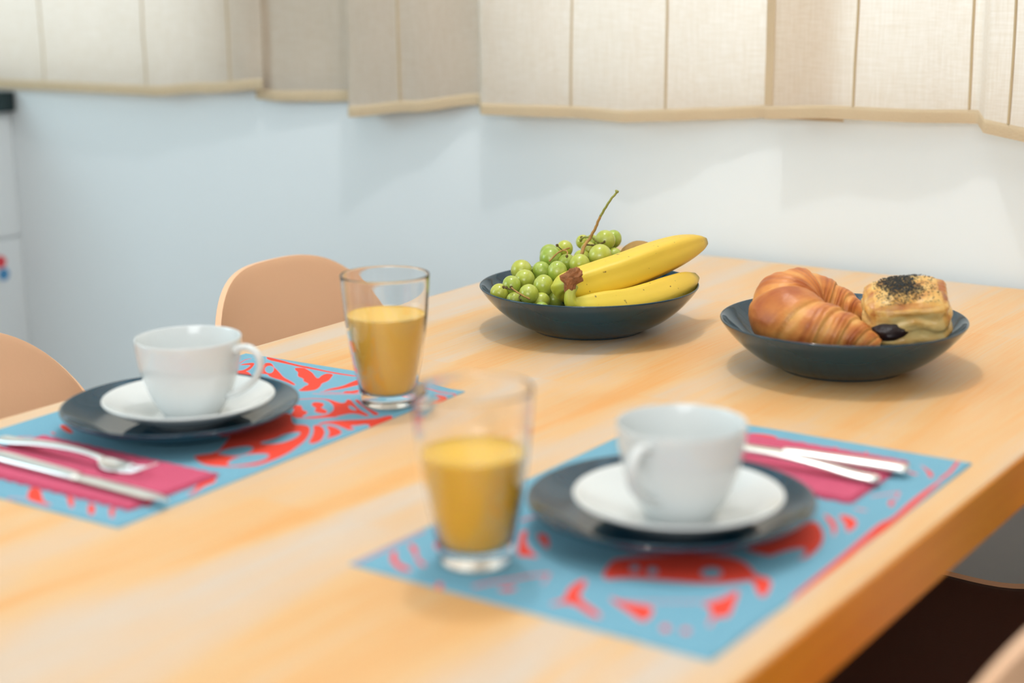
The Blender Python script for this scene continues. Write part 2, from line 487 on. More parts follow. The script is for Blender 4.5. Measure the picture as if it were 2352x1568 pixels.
ch.location = (0.085, -0.528, 0); ch.rotation_euler.z = -math.pi / 2 + 0.03
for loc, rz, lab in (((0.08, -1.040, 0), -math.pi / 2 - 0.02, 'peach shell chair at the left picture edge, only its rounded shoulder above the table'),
                     ((TW - 0.115, -0.515, 0), math.pi / 2, 'peach shell chair with dark brown seat pushed under the right table edge'),
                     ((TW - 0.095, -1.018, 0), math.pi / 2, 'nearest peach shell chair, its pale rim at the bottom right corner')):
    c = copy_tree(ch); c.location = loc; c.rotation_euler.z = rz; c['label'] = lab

# ---------------------------------------------------------------- place mats
PRINT_FAR=[
('R',0,[4508,-2513,4468,-2317,4415,-2019,4385,-1786,4346,-1449,4357,-1188,4326,-1164,4305,-1416,4332,-1701,4333,-1887,4367,-2082,4392,-2316,4440,-2464]),
('R',0,[4540,-2727,4539,-2628,4489,-2578,4475,-2636]),
('R',0,[3906,-2381,3951,-2337,4104,-2390,4157,-2427,4095,-2500,4099,-2525,4161,-2516,4252,-2458,4149,-2377,3979,-2289,3887,-2290,3866,-2344]),
('S',15,[4148,-2570,4289,-2622,4356,-2606]),
('R',0,[4313,-2353,4317,-2282,4206,-2153,4085,-1985,3943,-1801,3882,-1667,3806,-1532,3740,-1471,3835,-1687,3891,-1950,3961,-2012,3929,-2128,4012,-2171,4076,-2249,4165,-2286]),
('B',0,[4133,-2089,4078,-2048,4030,-2023,3997,-2019,3986,-2037,4000,-2074,4035,-2122,4084,-2172,4139,-2214,4189,-2240,4222,-2244,4233,-2226,4219,-2188,4183,-2139]),
('R',0,[4287,-1952,4336,-1869,4279,-1749,4214,-1643,4128,-1547,4061,-1451,4186,-1509,4286,-1521,4284,-1433,4190,-1382,4056,-1313,3951,-1316,3854,-1250,3731,-1202,3639,-1262,3616,-1341,3721,-1361,3772,-1389,3871,-1393,3926,-1533,4004,-1579,4038,-1699,4176,-1800,4210,-1865]),
('R',0,[4237,-1094,4397,-1091,4213,-929,4087,-970,3873,-1018,3782,-1089,3713,-1120,3845,-1121,3976,-1071,4119,-1089]),
('S',15,[3699,-1117,3753,-969,3853,-772]),
('R',0,[3966,-861,3864,-781,3780,-924,3859,-930,3875,-875]),
('S',12,[3616,-1146,3656,-1034,3831,-755]),
('S',19,[3389,-1120,3475,-1029,3517,-920,3484,-827]),
('R',0,[3532,-933,3530,-855,3479,-701,3516,-665,3631,-738,3618,-680,3498,-539,3395,-402,3292,-196,3250,-217,3282,-314,3262,-398,3198,-429,3077,-459,2926,-663,2946,-680,3090,-561,3176,-567,3274,-605,3395,-712,3480,-833]),
('B',0,[3441,-582,3479,-570,3383,-421,3355,-408,3350,-477]),
('S',18,[2892,-745,2957,-597,3102,-442]),
('R',0,[3332,-924,3401,-939,3401,-834,3327,-774,3257,-763,3229,-656,3160,-595,3117,-592,3123,-707,3170,-756,3232,-779,3271,-868]),
('R',0,[3170,-1039,3221,-1006,3223,-950,3110,-856,3106,-786,3032,-734,2974,-731,2925,-690,2887,-778,2969,-866,3087,-920]),
('R',0,[3656,-669,3666,-625,3514,-459,3394,-175,3349,-150,3311,-165,3384,-267,3590,-593]),
('R',0,[3751,-645,3719,-564,3710,-418,3737,-346,3694,-313,3629,-448,3689,-587]),
('R',0,[2829,-437,2929,-438,3049,-309,3177,-142,3320,-74,3397,-44,3369,8,3259,43,3027,63,3002,21,3060,-24,3037,-86,3013,-103,2925,-157,2896,-63,2834,-49,2855,-154,2906,-284,2901,-388,2817,-409]),
('R',0,[3403,41,3483,25,3459,61,3408,73]),
('R',0,[3427,155,3342,209,3193,198,2949,166,2674,164,2496,134,2295,125,2032,130,1746,95,1749,68,1998,74,2253,32,2391,47,2622,32,2822,47,2988,92,3082,108,3234,124,3365,149]),
('S',37,[3407,170,3727,157,4070,163,4350,95]),
('S',30,[4350,95,4336,-96,4337,-375,4338,-659]),
('R',0,[3760,-45,3965,-14,4160,46,4236,-98,4217,-241,4137,-46,3991,-78]),
('R',0,[2788,-457,2815,-389,2719,-265,2608,-174,2424,-75,2316,-124,2497,-223,2654,-328]),
('R',0,[2846,-360,2841,-249,2790,-146,2734,-79,2649,-59,2511,-86,2611,-124,2724,-211]),
('R',0,[2697,-634,2759,-530,2728,-446,2597,-330,2396,-212,2194,-141,1983,-96,1812,-83,1642,-104,1533,-200,1430,-401,1437,-533,1503,-658,1561,-740,1710,-613,1905,-718,2278,-932,2698,-910,3031,-919]),
('B',0,[2137,-519,2282,-468,2455,-503,2578,-429,2531,-376,2372,-317,2189,-337,2102,-450]),
('B',0,[1570,-370,1727,-403,1865,-352,1934,-239,1896,-181,1779,-139,1653,-174,1527,-256,1519,-310]),
('B',0,[1710,-613,1843,-635,2004,-552,2014,-473,1942,-408,1813,-380,1718,-419,1696,-575]),
('R',0,[291,105,552,80,793,81,1170,82,1454,64,1810,89,1856,49,1749,45,1487,35,1233,25,832,43,598,34,353,43]),
('R',0,[1284,-387,1272,-240,1161,-94,1021,-113,873,-43,778,-47,795,-69,879,-85,969,-147,1206,-239]),
('R',0,[1617,-2439,1643,-2396,1500,-2116,1471,-2164,1539,-2331]),
('R',0,[1418,-2346,1423,-2291,1389,-2232,1383,-2265]),
('S',13,[1162,-2475,1241,-2365]),
('R',0,[849,-2526,933,-2364,883,-2315,789,-2452]),
('R',0,[101,-1108,265,-1272,310,-1197,88,-916,85,-816,42,-784,47,-913,57,-1039]),
('R',0,[285,-873,291,-792,98,-587,110,-636]),
('R',0,[245,-586,251,-506,67,-334,61,-378]),
('R',0,[266,-378,278,-323,95,-156,110,-197]),
('R',0,[522,-266,554,-214,443,-118,421,-154]),
('S',10,[9,-1225,75,-1078]),
('S',15,[-17,-1375,-63,-786,-76,-471]),
('R',0,[3419,-2276,4043,-2431,3701,-1915,3105,-1680,2788,-1683])]
PRINT_NEAR=[
('R',0,[366,118,359,140,249,221,180,300,147,429,115,469,97,398,137,295,213,198,315,135]),
('R',0,[531,114,504,201,425,271,321,361,261,482,220,495,255,413,387,277,466,175]),
('S',15,[17,53,297,61,531,49,777,59]),
('R',0,[665,220,490,402,484,640,826,465]),
('R',0,[1165,650,1209,683,1061,757,938,861,847,976,801,1060,778,963,743,911,935,793]),
('S',20,[1355,527,1416,533,1473,566]),
('R',0,[1195,763,1207,848,1125,920,949,1037,1063,891]),
('S',25,[136,988,245,1040,378,1129,496,1193,589,1276]),
('S',13,[589,1276,425,1342]),
('R',0,[173,1128,276,1200,254,1251,178,1218]),
('R',0,[29,742,64,767,6,819,-14,790]),
('R',0,[663,1536,523,1607,423,1628,333,1694,272,1800,195,1941,142,1957,156,1882,240,1719,231,1640,153,1588,170,1564,270,1615,411,1540,556,1516]),
('R',0,[480,1815,437,1951,501,2145,388,2202,279,2225,244,2205,333,2055,405,1903]),
('R',0,[1072,2473,783,2573,590,2633,594,2576,521,2560,407,2605,426,2571,567,2535,685,2457,681,2386,841,2462,980,2471]),
('S',11,[453,1941,611,2181,749,2390,1014,2454]),
('R',0,[1273,2461,1311,2590,1066,2669,1013,2655,1081,2590]),
('R',0,[253,2403,234,2411,215,2413,201,2408,195,2398,197,2384,207,2370,223,2357,242,2349,261,2348,275,2352,282,2363,280,2376,270,2391]),
('R',0,[287,2530,271,2535,256,2535,244,2529,237,2519,237,2507,244,2494,256,2484,272,2478,287,2479,300,2484,307,2494,306,2507,299,2520]),
('R',0,[679,1632,947,1528,1105,1503,1625,2139,1306,2511,1184,2432,1035,2278,924,2003,832,1756]),
('B',0,[1013,1740,985,1753,958,1758,939,1753,931,1741,935,1723,951,1702,976,1683,1004,1670,1031,1666,1050,1670,1059,1683,1054,1701,1038,1722]),
('B',0,[1038,1870,1005,1884,976,1889,954,1884,945,1871,950,1850,968,1828,996,1807,1029,1792,1059,1787,1081,1792,1090,1806,1085,1826,1066,1849]),
('B',0,[1251,2248,1208,2262,1166,2261,1133,2245,1115,2217,1115,2183,1134,2150,1169,2123,1211,2108,1254,2109,1288,2125,1306,2153,1306,2187,1286,2221]),
('R',0,[190,2841,435,2828,977,2832,887,2875,517,2862,237,2854,53,2860]),
('R',0,[1056,2816,1567,2802,1952,2793,2617,2761,2785,2761,2893,2795,3312,2759,3951,2767,3903,2794,3349,2815,2883,2824,2661,2828,2278,2819,1855,2836,1312,2838,1087,2864]),
('S',26,[3951,2767,4183,2764,4470,2725]),
('R',0,[2759,2414,2772,2523,2647,2637,2400,2640,2577,2572]),
('R',0,[2723,2314,2669,2409,2537,2511,2382,2571,2285,2588,2457,2516,2589,2418]),
('R',0,[2575,2310,2393,2462,2209,2554,2005,2603,1854,2605,1771,2594,1699,2410,1726,2139,1924,2038,2098,2303]),
('B',0,[1643,2361,1858,2418,1985,2494,1943,2548,1790,2585,1657,2497]),
('R',0,[1360,2343,1333,2448,1327,2582,1141,2648,1016,2662,1067,2605,1272,2462,1280,2367]),
('R',0,[4264,2463,4124,2620,4029,2683,3921,2696,4109,2598]),
('S',29,[4004,2489,3979,2554]),
('R',0,[3226,2673,3194,2684,3166,2689,3148,2688,3143,2681,3152,2668,3174,2654,3204,2640,3236,2629,3265,2623,3283,2624,3288,2632,3278,2644,3256,2659]),
('S',20,[2951,2482,2952,2561]),
('S',14,[3277,2470,3492,2608,3306,2655]),
('R',0,[4282,901,4333,1164,4209,1213,4184,1025]),
('R',0,[4272,1370,4289,1456,4221,1497,4180,1434]),
('R',0,[4289,1690,4308,1748,4178,1805,4155,1770]),
('S',20,[4196,2029,4321,1996]),
('R',0,[3310,608,3578,564,3543,626,3254,746])]

def sdf_grid(shapes, U, V, flipv=1):
    s = np.full(U.shape, -0.01)
    P = np.stack([U.ravel(), V.ravel()], -1)
    for t_, w, flat in shapes:
        q = np.array(flat, float).reshape(-1, 2) * 1e-4
        wd = w * 1e-4
        pad = 0.004 + wd
        sel = np.where((P[:, 0] > q[:, 0].min() - pad) & (P[:, 0] < q[:, 0].max() + pad) & (P[:, 1] > q[:, 1].min() - pad) & (P[:, 1] < q[:, 1].max() + pad))[0]
        if len(sel) == 0: continue
        X = P[sel]
        closed = t_ != 'S'
        if closed:     # round the traced corners a little
            for _ in range(2):
                q = np.concatenate([np.stack([q * .75 + np.roll(q, -1, 0) * .25, q * .25 + np.roll(q, -1, 0) * .75], 1)]).reshape(-1, 2)
        A = q; B = np.roll(q, -1, 0)
        if not closed: A = A[:-1]; B = B[:-1]
        d = np.full(len(X), 9.0); ins = np.zeros(len(X), bool)
        for a, b in zip(A, B):
            e = b - a; tt = np.clip(((X - a) @ e) / (e @ e + 1e-15), 0, 1)
            d = np.minimum(d, np.linalg.norm(X - a - tt[:, None] * e, axis=1))
            if closed:
                c = ((a[1] > X[:, 1]) != (b[1] > X[:, 1]))
                with np.errstate(divide='ignore', invalid='ignore'):
                    xc = (b[0] - a[0]) * (X[:, 1] - a[1]) / (b[1] - a[1]) + a[0]
                ins ^= c & (X[:, 0] < xc)
        v = np.where(ins, d, -d) if closed else wd / 2 - d
        cur = s.ravel()[sel]
        new = np.maximum(cur, v) if t_ != 'B' else np.minimum(cur, -v)
        f = s.ravel(); f[sel] = new; s = f.reshape(s.shape)
    return np.clip(s, -0.01, 0.01)

def mat_cloth():
    m = bpy.data.materials.new('printed_cotton'); m.use_nodes = True
    b = m.node_tree.nodes['Principled BSDF']; b.inputs['Roughness'].default_value = 0.85
    at = N(m, 'ShaderNodeAttribute'); at.attribute_name = 'ink'
    mr = N(m, 'ShaderNodeMapRange'); mr.inputs['From Min'].default_value = -0.002; mr.inputs['From Max'].default_value = 0.002
    L(m, at.outputs['Fac'], mr.inputs['Value'])
    rp = N(m, 'ShaderNodeValToRGB'); e = rp.color_ramp.elements
    e[0].position = 0.24; e[0].color = (*lin((116, 172, 194)), 1)
    e[1].position = 0.56; e[1].color = (*lin((240, 70, 48)), 1)
    k = e.new(0.40); k.color = (*lin((170, 168, 192)), 1)
    k = e.new(0.48); k.color = (*lin((196, 140, 160)), 1)
    L(m, mr.outputs[0], rp.inputs[0]); L(m, rp.outputs[0], b.inputs['Base Color'])
    tc = N(m, 'ShaderNodeTexCoord'); n = N(m, 'ShaderNodeTexNoise'); n.inputs['Scale'].default_value = 700
    L(m, tc.outputs['Object'], n.inputs['Vector'])
    bp = N(m, 'ShaderNodeBump'); bp.inputs['Strength'].default_value = 0.2; bp.inputs['Distance'].default_value = 0.0004
    L(m, n.outputs['Fac'], bp.inputs['Height']); L(m, bp.outputs[0], b.inputs['Normal'])
    return m
M_print = mat_cloth()
ML, MW = 0.4528, 0.2828
def place_mat(label, shapes, v0, v1, loc, rz, seed):
    nu, nv = 302, 190
    u = np.linspace(0, ML, nu); v = np.linspace(v0, v1, nv)
    U, V = np.meshgrid(u, v, indexing='ij')
    s = sdf_grid(shapes, U, V)
    vs = []
    for i in range(nu):
        for j in range(nv):
            ed = min(i, nu - 1 - i, j, nv - 1 - j) * 0.0015
            z = 0.0014 * min(1.0, (ed / 0.002) ** 0.5) + 0.0006 * (0.5 + 0.5 * noise.noise(Vector((u[i] * 14, v[j] * 14, seed)))) * min(1, ed / .004)
            if 0.009 < ed < 0.0125: z -= 0.00035         # stitched hem line
            vs.append((v[j], u[i], z))
    fs = [(i * nv + j, i * nv + j + 1, (i + 1) * nv + j + 1, (i + 1) * nv + j) for i in range(nu - 1) for j in range(nv - 1)]
    b0 = len(vs)
    vs += [(v0, 0, 0), (v1, 0, 0), (v1, ML, 0), (v0, ML, 0)]
    fs.append((b0, b0 + 3, b0 + 2, b0 + 1))
    if v0 > v1: fs = [f[::-1] for f in fs]
    o = mesh('place_mat', vs, fs, M_print)
    attr(o, 'ink', np.concatenate([s.ravel(), [-.01] * 4]))
    o.location = loc; o.rotation_euler.z = rz
    tag(o, label, 'place mat', 'printed cotton place mats')
    return o
place_mat('light blue place mat with red floral print under the left place setting', PRINT_FAR, -MW, 0.0, (0.3188, -1.2131, TZ + .0003), 0.0367, 1.3)
place_mat('light blue place mat with red floral print under the near right place setting', PRINT_NEAR, 0.0, MW, (0.5093, -1.1746, TZ + .0003), 0.0, 5.1)
MZ = TZ + 0.0024     # top of a place mat

# ---------------------------------------------------------------- tableware
M_teal = mat('teal_glaze', (0, 56, 76), 0.03, IOR=1.6)
M_porc = mat('white_porcelain', (226, 230, 229), 0.16, Coat_Weight=0.4, Coat_Roughness=0.05)
M_glass = mat('clear_glass', (255, 255, 255), 0.0, Transmission_Weight=1.0, IOR=1.45)

PL = [(0, .003), (.052, .003), (.0535, .0), (.059, 0), (.0605, .003), (.072, .0055), (.088, .0115), (.1035, .0200), (.1052, .0218), (.1050, .0232), (.1035, .0232), (.100, .0215), (.088, .0150), (.076, .0095), (.068, .0078), (.05, .0072), (0, .0070)]
BO = [(0, .004), (.055, .004), (.0565, 0), (.0635, 0), (.0655, .003), (.085, .0110), (.104, .0260), (.1170, .0405), (.1228, .0490), (.1233, .0508), (.1222, .0514), (.1208, .0506), (.1150, .0425), (.102, .0290), (.085, .0160), (.065, .0090), (.03, .0075), (0, .0075)]
SA = [(0, .0015), (.031, .0015), (.032, 0), (.036, 0), (.038, .0025), (.055, .0085), (.0750, .0195), (.0765, .0212), (.0758, .0226), (.0740, .0222), (.056, .0130), (.040, .0070), (.034, .0052), (.029, .0045), (.026, .0050), (0, .0050)]
CU = [(0, .002), (.021, .002), (.0215, 0), (.0245, 0), (.0255, .0025), (.0295, .0070), (.0365, .0190), (.0415, .0340), (.0448, .0490), (.0466, .0640), (.0470, .0690), (.0466, .0703), (.0458, .0700), (.0450, .0660), (.0424, .0480), (.0390, .0340), (.0335, .0200), (.026, .0085), (.012, .0050), (0, .0045)]
def plate(label, loc):
    o = lathe('dinner_plate', PL, M_teal, segs=128); o.location = loc
    return tag(o, label, 'plate', 'dark teal plates')
def saucer(label, loc):
    o = lathe('saucer', SA, M_porc, segs=112); o.location = loc
    return tag(o, label, 'saucer', 'white saucers')
def cup(label, loc, ang):
    root = empty('coffee_cup', label, 'cup', loc, ang, 'white coffee cups')
    lathe('cup_body', CU, M_porc, root, 112)
    # ear handle in the local x-z plane
    pts = [(.0440, 0, .0600), (.0520, 0, .0640), (.0610, 0, .0635), (.0680, 0, .0570), (.0690, 0, .0470), (.0640, 0, .0370), (.0550, 0, .0290), (.0465, 0, .0235), (.0365, 0, .0195)]
    C = catmull(pts, 40)
    def sh(i, a):
        w = 0.0042 + 0.0016 * (abs(i / 39.0 - .5) * 2) ** 3
        return 0.0030 * math.cos(a), w * math.sin(a)
    tube('handle', C, None, M_porc, root, 18, shape=sh, up=(0, 0, 1))
    return root
plate('dark teal plate under the cup at the left place setting', (0.1681, -1.0051, MZ))
plate('dark teal plate under the cup at the near right place setting', (0.6600, -0.9897, MZ))
saucer('white saucer under the left cup', (0.1760, -1.0020, MZ + .0075))
saucer('white saucer under the near right cup', (0.6690, -0.9945, MZ + .0075))
aR = math.atan2(0.5728, 0.8197)
cup('white coffee cup with its handle to the right, at the left place setting', (0.1774, -1.0002, MZ + .0127), aR - 0.30)
cup('white coffee cup with its handle towards the viewer, at the near right place setting', (0.6715, -0.9955, MZ + .0127), math.atan2(-0.7955, 0.559) - 0.62)

GO = [(0, 0), (.0215, 0), (.0240, .0005), (.0250, .002), (.0255, .006), (.0262, .0110), (.0285, .022), (.0325, .0420), (.0362, .0640), (.0388, .0860), (.0405, .1080), (.0415, .1225), (.0413, .1238), (.0404, .1240), (.0398, .1232), (.0390, .1080), (.0373, .0860), (.0347, .0640), (.0310, .0420), (.0270, .0230), (.0243, .0140), (.021, .0122), (.010, .0117), (0, .0116)]
def juice_mat(name, c):
    return mat(name, c, 0.25, Subsurface_Weight=0.08, Subsurface_Radius=(0.01, 0.006, 0.002), Subsurface_Scale=0.6)
M_j1 = juice_mat('orange_juice', (255, 204, 86)); M_j2 = juice_mat('orange_juice_deeper', (255, 200, 58))
def tumbler(label, loc, level, mj, g):
    root = empty('juice_glass', label, 'glass', loc, 0, g)
    lathe('glass_wall', GO, M_glass, root, 112)
    return root
def juice(label, loc, level, mj):
    inner = [(0, .0119), (.010, .0120), (.0208, .0126), (.0240, .0144), (.0264, .0230), (.0303, .0420), (.0340, .0640), (.0366, .0860)]
    P = [p for p in inner if p[1] < level - .003]
    a = P[-1]; b = next(p for p in inner + [(.0384, .108)] if p[1] > a[1])
    f = (level - a[1]) / (b[1] - a[1]); r = a[0] + (b[0] - a[0]) * f
    P += [(r, level), (r - .0001, level + .0004), (r - .0016, level - .0001), (0, level - .0002)]
    o = lathe('orange_juice', P, mj, None, 96, n=1); o.location = loc
    return tag(o, label, 'juice', 'orange juice in the tumblers')
G1 = (0.2758, -0.8447, MZ); G2 = (0.5808, -1.1230, MZ)
tumbler('clear tapered glass of orange juice on the left mat, farther one', G1, .087, M_j1, 'tapered juice glasses')
tumbler('clear tapered glass of orange juice on the near mat, nearest the viewer', G2, .080, M_j2, 'tapered juice glasses')
juice('orange juice filling the farther glass to two thirds', G1, .0860, M_j1)
juice('orange juice filling the nearer glass to two thirds', G2, .0790, M_j2)

B1 = Vector((0.2620, -0.4705, TZ)); B2 = Vector((0.5717, -0.4811, TZ))
for lab, B in (('dark teal shallow bowl holding grapes, bananas and a kiwi', B1), ('dark teal shallow bowl holding a croissant and a seeded pastry', B2)):
    o = lathe('shallow_bowl', BO, M_teal, segs=144, n=3); o.location = B + Vector((0, 0, .0002)); tag(o, lab, 'bowl', 'dark teal shallow bowls')

# ---------------------------------------------------------------- napkins
M_nap = mat('magenta_napkin', (206, 84, 116), 0.9, bump=0.25, scale=500)
def napkin(label, x0, x1, y0, y1, z, rz=0.0):
    """folded paper napkin: layers with a scalloped long edge"""
    root = empty('folded_napkin', label, 'napkin', ((x0 + x1) / 2, (y0 + y1) / 2, z), rz, 'magenta napkins')
    w, d = (x1 - x0) / 2, (y1 - y0) / 2
    for k, (ins, h0, h1) in enumerate(((0.0, 0.0, 0.0007), (0.0015, 0.0008, 0.0015), (0.003, 0.0016, 0.0026))):
        out = []
        n = 220
        amp = 0.0034 if k < 2 else 0.0016; per = 0.0135
        def edge(a, b, nrm, sc):
            L_ = math.hypot(b[0] - a[0], b[1] - a[1]); m_ = int(L_ / 0.0016)
            for i in range(m_):
                t = i / m_; s = t * L_
                e = -sc * abs(math.sin(math.pi * s / per + k)) ** 0.6 + sc * .5
                out.append((a[0] + (b[0] - a[0]) * t - nrm[0] * e, a[1] + (b[1] - a[1]) * t - nrm[1] * e))
        W, D = w - ins, d - ins
        edge((-W, -D), (W, -D), (0, -1), amp); edge((W, -D), (W, D), (1, 0), amp * .25)
        edge((W, D), (-W, D), (0, 1), amp); edge((-W, D), (-W, -D), (-1, 0), amp * .25)
        m_ = len(out)
        vs = [(x, y, h0) for x, y in out] + [(x, y, h1 - .0002) for x, y in out] + [(x * .985, y * .975, h1) for x, y in out]
        fs = [tuple(range(m_))[::-1], tuple(range(2 * m_, 3 * m_))]
        for q in (0, 1):
            fs += [(q * m_ + i, q * m_ + (i + 1) % m_, (q + 1) * m_ + (i + 1) % m_, (q + 1) * m_ + i) for i in range(m_)]
        mesh('napkin_layer', vs, fs, M_nap, root, smooth=False)
    return root
napkin('magenta napkin with scalloped edge, at the left picture edge under fork and knife', 0.088, 0.299, -1.1885, -1.0900, MZ, 0.03)
napkin('magenta napkin with scalloped edge, behind the near right cup under fork and knife', 0.548, 0.7505, -0.8720, -0.7530, MZ, 0.0)
NZ = MZ + 0.0027

# ---------------------------------------------------------------- cutlery
M_steel = mat('polished_steel', (240, 241, 238), 0.30, Metallic=1.0)
def strip(name, rows, parent, m=M_steel, M=14):
    """rows: (x, halfwidth, z, halfthickness)"""
    R = catmull(rows, 60)
    vs, fs = [], []
    for x, w, z, h in R:
        for k in range(M):
            a = 2 * math.pi * k / M
            vs.append((x, 1.15 * w * math.cos(a), z + 1.2 * h * math.sin(a)))
    n = len(R)
    fs = [(i * M + k, i * M + (k + 1) % M, (i + 1) * M + (k + 1) % M, (i + 1) * M + k) for i in range(n - 1) for k in range(M)]
    fs += [tuple(range(M))[::-1], tuple((n - 1) * M + k for k in range(M))]
    return mesh(name, vs, fs, m, parent)
def fork(label, loc, rz):
    root = empty('fork', label, 'fork', loc, rz, 'steel forks')
    strip('handle', [(0, .0030, .0046, .0012), (.004, .0062, .0046, .0022), (.02, .0066, .0050, .0024), (.045, .0056, .0078, .0022), (.075, .0042, .0098, .0020), (.10, .0032, .0100, .0019), (.118, .0028, .0090, .0018), (.128, .0034, .0078, .0016)], root)
    # head: shallow scoop
    nx, ny = 18, 13
    vs = []
    for i in range(nx):
        t_ = i / (nx - 1); x = .126 + .026 * t_
        w = .0034 + (.0115 - .0034) * (1 - (1 - min(1, t_ * 1.5)) ** 2)
        z0 = .0076 - .0050 * math.sin(min(1, t_ * 1.1) * math.pi / 2)
        for j in range(ny):
            s = -1 + 2 * j / (ny - 1)
            vs.append((x, w * s, z0 + .0022 * s * s * t_))
    fs = [(i * ny + j, i * ny + j + 1, (i + 1) * ny + j + 1, (i + 1) * ny + j) for i in range(nx - 1) for j in range(ny - 1)]
    h = mesh('head', vs, fs, M_steel, root)
    so = h.modifiers.new('gauge', 'SOLIDIFY'); so.thickness = .0016; so.offset = 0
    for k in range(4):
        s = -1 + 2 * (k + .5) / 4
        C = catmull([(.150, .0115 * s, .0030 + .002 * s * s), (.160, .0116 * s, .0034 + .0015 * s * s), (.172, .0112 * s, .0062), (.184, .0106 * s, .0112)], 12)
        tube('tine', C, [.0013 - .0006 * i / 11 for i in range(12)], M_steel, root, 8)
    return root
def knife(label, loc, rz):
    root = empty('table_knife', label, 'knife', loc, rz, 'steel knives')
    strip('handle', [(0, .0035, .0036, .0014), (.003, .0066, .0036, .0030), (.02, .0072, .0036, .0034), (.055, .0066, .0036, .0032), (.09, .0060, .0036, .0030), (.104, .0056, .0034, .0026)], root)
    up = [(.102, .0062), (.12, .0078), (.15, .0088), (.18, .0088), (.198, .0072), (.2095, .0015)]
    U = catmull(up, 40)
    vs, fs = [], []
    for x, w in U:
        vs += [(x, w, .0034), (x, w * .2, .0044), (x, -.0062 if x < .19 else -.0062 * max(.1, (.2095 - x) / .0195), .0036), (x, w * .2, .0024)]
    n = len(U)
    fs = [(i * 4 + k, i * 4 + (k + 1) % 4, (i + 1) * 4 + (k + 1) % 4, (i + 1) * 4 + k) for i in range(n - 1) for k in range(4)]
    fs += [(3, 2, 1, 0), tuple((n - 1) * 4 + k for k in range(4))]
    mesh('blade', vs, fs, M_steel, root, smooth=False)
    return root
fork('steel fork on the left napkin, between the plate and the knife', (0.078, -1.1315, NZ - .0008), 0.02)
knife('steel table knife on the left napkin, nearer the viewer than the fork', (0.112, -1.1640, NZ), -0.01)
knife('steel table knife on the right napkin, farther from the plate than the fork', (0.7625, -0.7885, NZ), math.pi + 0.09)
fork('steel fork on the right napkin, close to the teal plate', (0.7530, -0.8250, NZ - .0008), math.pi + 0.02)

# ---------------------------------------------------------------- fruit
def grape_mat():
    m = mat('green_grape_skin', (168, 186, 66), 0.28, Subsurface_Weight=0.45, Subsurface_Radius=(0.008, 0.009, 0.002), Subsurface_Scale=0.7, Coat_Weight=0.3, Coat_Roughness=0.12)
    b = m.node_tree.nodes['Principled BSDF']
    oi = N(m, 'ShaderNodeObjectInfo'); rp = N(m, 'ShaderNodeValToRGB'); e = rp.color_ramp.elements
    e[0].color = (*lin((152, 176, 68)), 1); e[1].color = (*lin((190, 192, 74)), 1)
    L(m, oi.outputs['Random'], rp.inputs[0])
    tc = N(m, 'ShaderNodeTexCoord'); n = N(m, 'ShaderNodeTexNoise'); n.inputs['Scale'].default_value = 1.6; n.inputs['Detail'].default_value = 3
    L(m, tc.outputs['Object'], n.inputs['Vector'])
    mx = N(m, 'ShaderNodeMix', data_type='RGBA'); mx.inputs[7].default_value = (*lin((206, 212, 130)), 1)
    mr = N(m, 'ShaderNodeMapRange'); mr.inputs['From Min'].default_value = .45; mr.inputs['From Max'].default_value = .75; mr.inputs['To Max'].default_value = .55
    L(m, n.outputs['Fac'], mr.inputs['Value']); L(m, mr.outputs[0], mx.inputs[0]); L(m, rp.outputs[0], mx.inputs[6]); L(m, mx.outputs[2], b.inputs['Base Color'])
    return m
M_grape = grape_mat()
M_stem = mat('grape_stem', (176, 132, 70), 0.7, var=.35, scale=90)
M_stemg = mat('grape_stem_green', (150, 150, 72), 0.6, var=.3, scale=120)
M_twig = mat('dried_stalk', (96, 80, 36), 0.8, var=.4, scale=200)
gb = empty('grape_bunch', 'bunch of green grapes heaped in the left half of the fruit bowl, stem standing up', 'grapes', B1 + Vector((-.02, 0, .012)))
bm = bmesh.new(); bmesh.ops.create_uvsphere(bm, u_segments=28, v_segments=18, radius=1.0)
gme = bpy.data.meshes.new('grape'); bm.to_mesh(gme); bm.free(); gme.materials.append(M_grape)
gme.polygons.foreach_set('use_smooth', [True] * len(gme.polygons))
